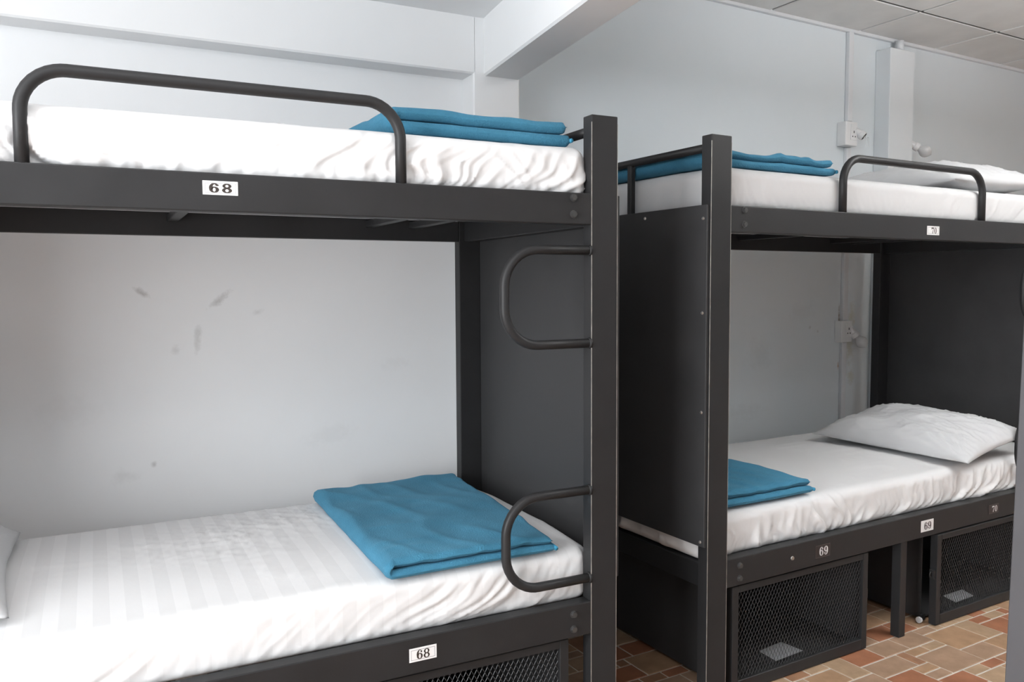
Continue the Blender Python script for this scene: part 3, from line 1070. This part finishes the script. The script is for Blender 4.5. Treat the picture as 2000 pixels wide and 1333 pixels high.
def lamp_holder(parent, p, d, mat, bulb, collar=True):
    """lamp holder from P along D; BULB: 'frosted' or None (empty socket)"""
    p, d = Vector(p), Vector(d).normalized()
    bm = tube(bmesh.new(), [p, p + d * .012, p + d * .014, p + d * .040, p + d * .044, p + d * .066],
              [.020, .020, .0175, .0185, .0225, .0235], 18)
    lh = obj('lamp_holder', bm, mat, parent, False)
    e = p + d * .066
    if bulb:
        pts, rs = [], []
        for k in range(11):
            tt = k / 10
            pts.append(e + d * (tt * .078))
            rs.append([.0165, .0165, .0215, .0275, .0310, .0325, .0320, .0290, .0235, .0150, .002][k])
        obj('bulb', tube(bmesh.new(), pts, rs, 20), M['bulb'], lh, True)
    else:
        obj('socket_mouth', tube(bmesh.new(), [e - d * .001, e + d * .0012], .0190, 18), M['socket_hole'], lh)
        obj('socket_contact', tube(bmesh.new(), [e, e + d * .003], .007, 12), M['steel'], lh)
    return lh


# upper run: conduit, outlet box with an empty lamp socket
cd = at_b(obj('conduit', B_(1.9831, 2.0190, 1.0444, 1.0695, 2.2108, 2.6779, bev=.004, seg=2), M['conduit']))
prop(cd, 'white conduit dropping from the board ceiling to the outlet box', 'conduit')
cd = at_b(obj('conduit', B_(1.9831, 2.0190, 1.0475, 1.0695, 1.1454, 2.0725, bev=.004, seg=2), M['conduit']))
prop(cd, 'white conduit running down from the outlet box behind the bunk', 'conduit')
cd = at_b(obj('conduit', B_(1.9831, 2.0190, 1.0495, 1.0695, 0.2747, 1.0276, bev=.004, seg=2), M['conduit']))
prop(cd, 'stained white conduit below the switch box behind the lower pillow', 'conduit')


def outlet(x0, x1, y0, z0, z1, label, d, bulb):
    t = thing('outlet_box', BO, TH, label, 'outlet')
    bx0 = obj('box_body', B_(x0, x1, y0, 1.0695, z0, z1, bev=.004, seg=2), M['plastic'], t)
    w = x1 - x0
    fp = obj('socket_plate', B_(x0 + w * .40, x1 - .006, y0 - .003, y0 + .001, z0 + .030, z1 - .012, bev=.001), M['plastic'], t)
    bm = bmesh.new()
    cx = x0 + w * .66
    cz = z0 + .062
    for (dx, dz, a, b) in ((-.010, -.014, .0032, .0032), (.010, -.014, .0032, .0032), (0, .010, .0028, .006)):
        box(bm, cx + dx - a, cx + dx + a, y0 - .0036, y0 - .0028, cz + dz - b, cz + dz + b)
    obj('socket_hole', bm, M['socket_hole'], fp)
    lamp_holder(t, (x1 - .008, y0 + .018, z1 - .035), d, M['plastic'], bulb)
    return t


ob = outlet(1.9268, 2.0210, 1.0137, 2.0756, 2.2005, 'white outlet box with an empty lamp socket above the guard rail', (.42, -.66, -.62), None)
# bare filament wires left hanging under the socket
bm = bmesh.new()
for dx in (0, .026):
    tube(bm, fillet([(2.0497 + dx, 0.9932, 2.1032), (2.0466 + dx, 0.9932, 2.1237), (2.0599 + dx, 0.9932, 2.1258), (2.0640 + dx, 0.9932, 2.0725)], .004, 4), .0011, 6)
obj('bare_wire', bm, M['bulb'], ob)
t = outlet(1.9391, 2.0261, 1.0239, 1.0307, 1.1454, 'dirty outlet box with a grey bulb behind the lower bed of the farther bunk', (.45, -.45, -.75), 'frosted')
# second bulb, on the far flank of the duct
t = thing('wall_lamp', BO, TH, 'frosted bulb sticking out beside the boxed duct', 'lamp')
obj('lamp_base', B_(2.4349, 2.4533, 1.0034, 1.0546, 2.1032, 2.1698, bev=.003), M['plastic'], t)
lamp_holder(t, (2.4513, 1.0137, 2.1339), (.66, -.62, -.55), M['plastic'], 'frosted')
# small pipe from the duct to the ceiling
pp = at_b(obj('pipe', tube(bmesh.new(), [(2.3744, 1.0239, 2.6144), (2.3744, 1.0239, 2.6779)], .022, 18), M['conduit'], None, True))
prop(pp, 'short white pipe rising from the boxed duct to the ceiling', 'pipe')

# repeats of a kind share a group
GROUPS = {'mattress': 'white sheeted mattresses on the bunks', 'blanket': 'folded blue fleece blankets on the mattresses',
          'pillow': 'white pillows on the mattresses', 'bunk bed': 'black metal bunk beds along the wall',
          'locker': 'black mesh lockers under the bunks', 'patch': 'grey sheets lying in the lockers',
          'conduit': 'white conduits on the wall', 'outlet': 'white outlet boxes on the wall'}
for o in SC.objects:
    if o.parent is None and o.get('category') in GROUPS:
        o['group'] = GROUPS[o['category']]
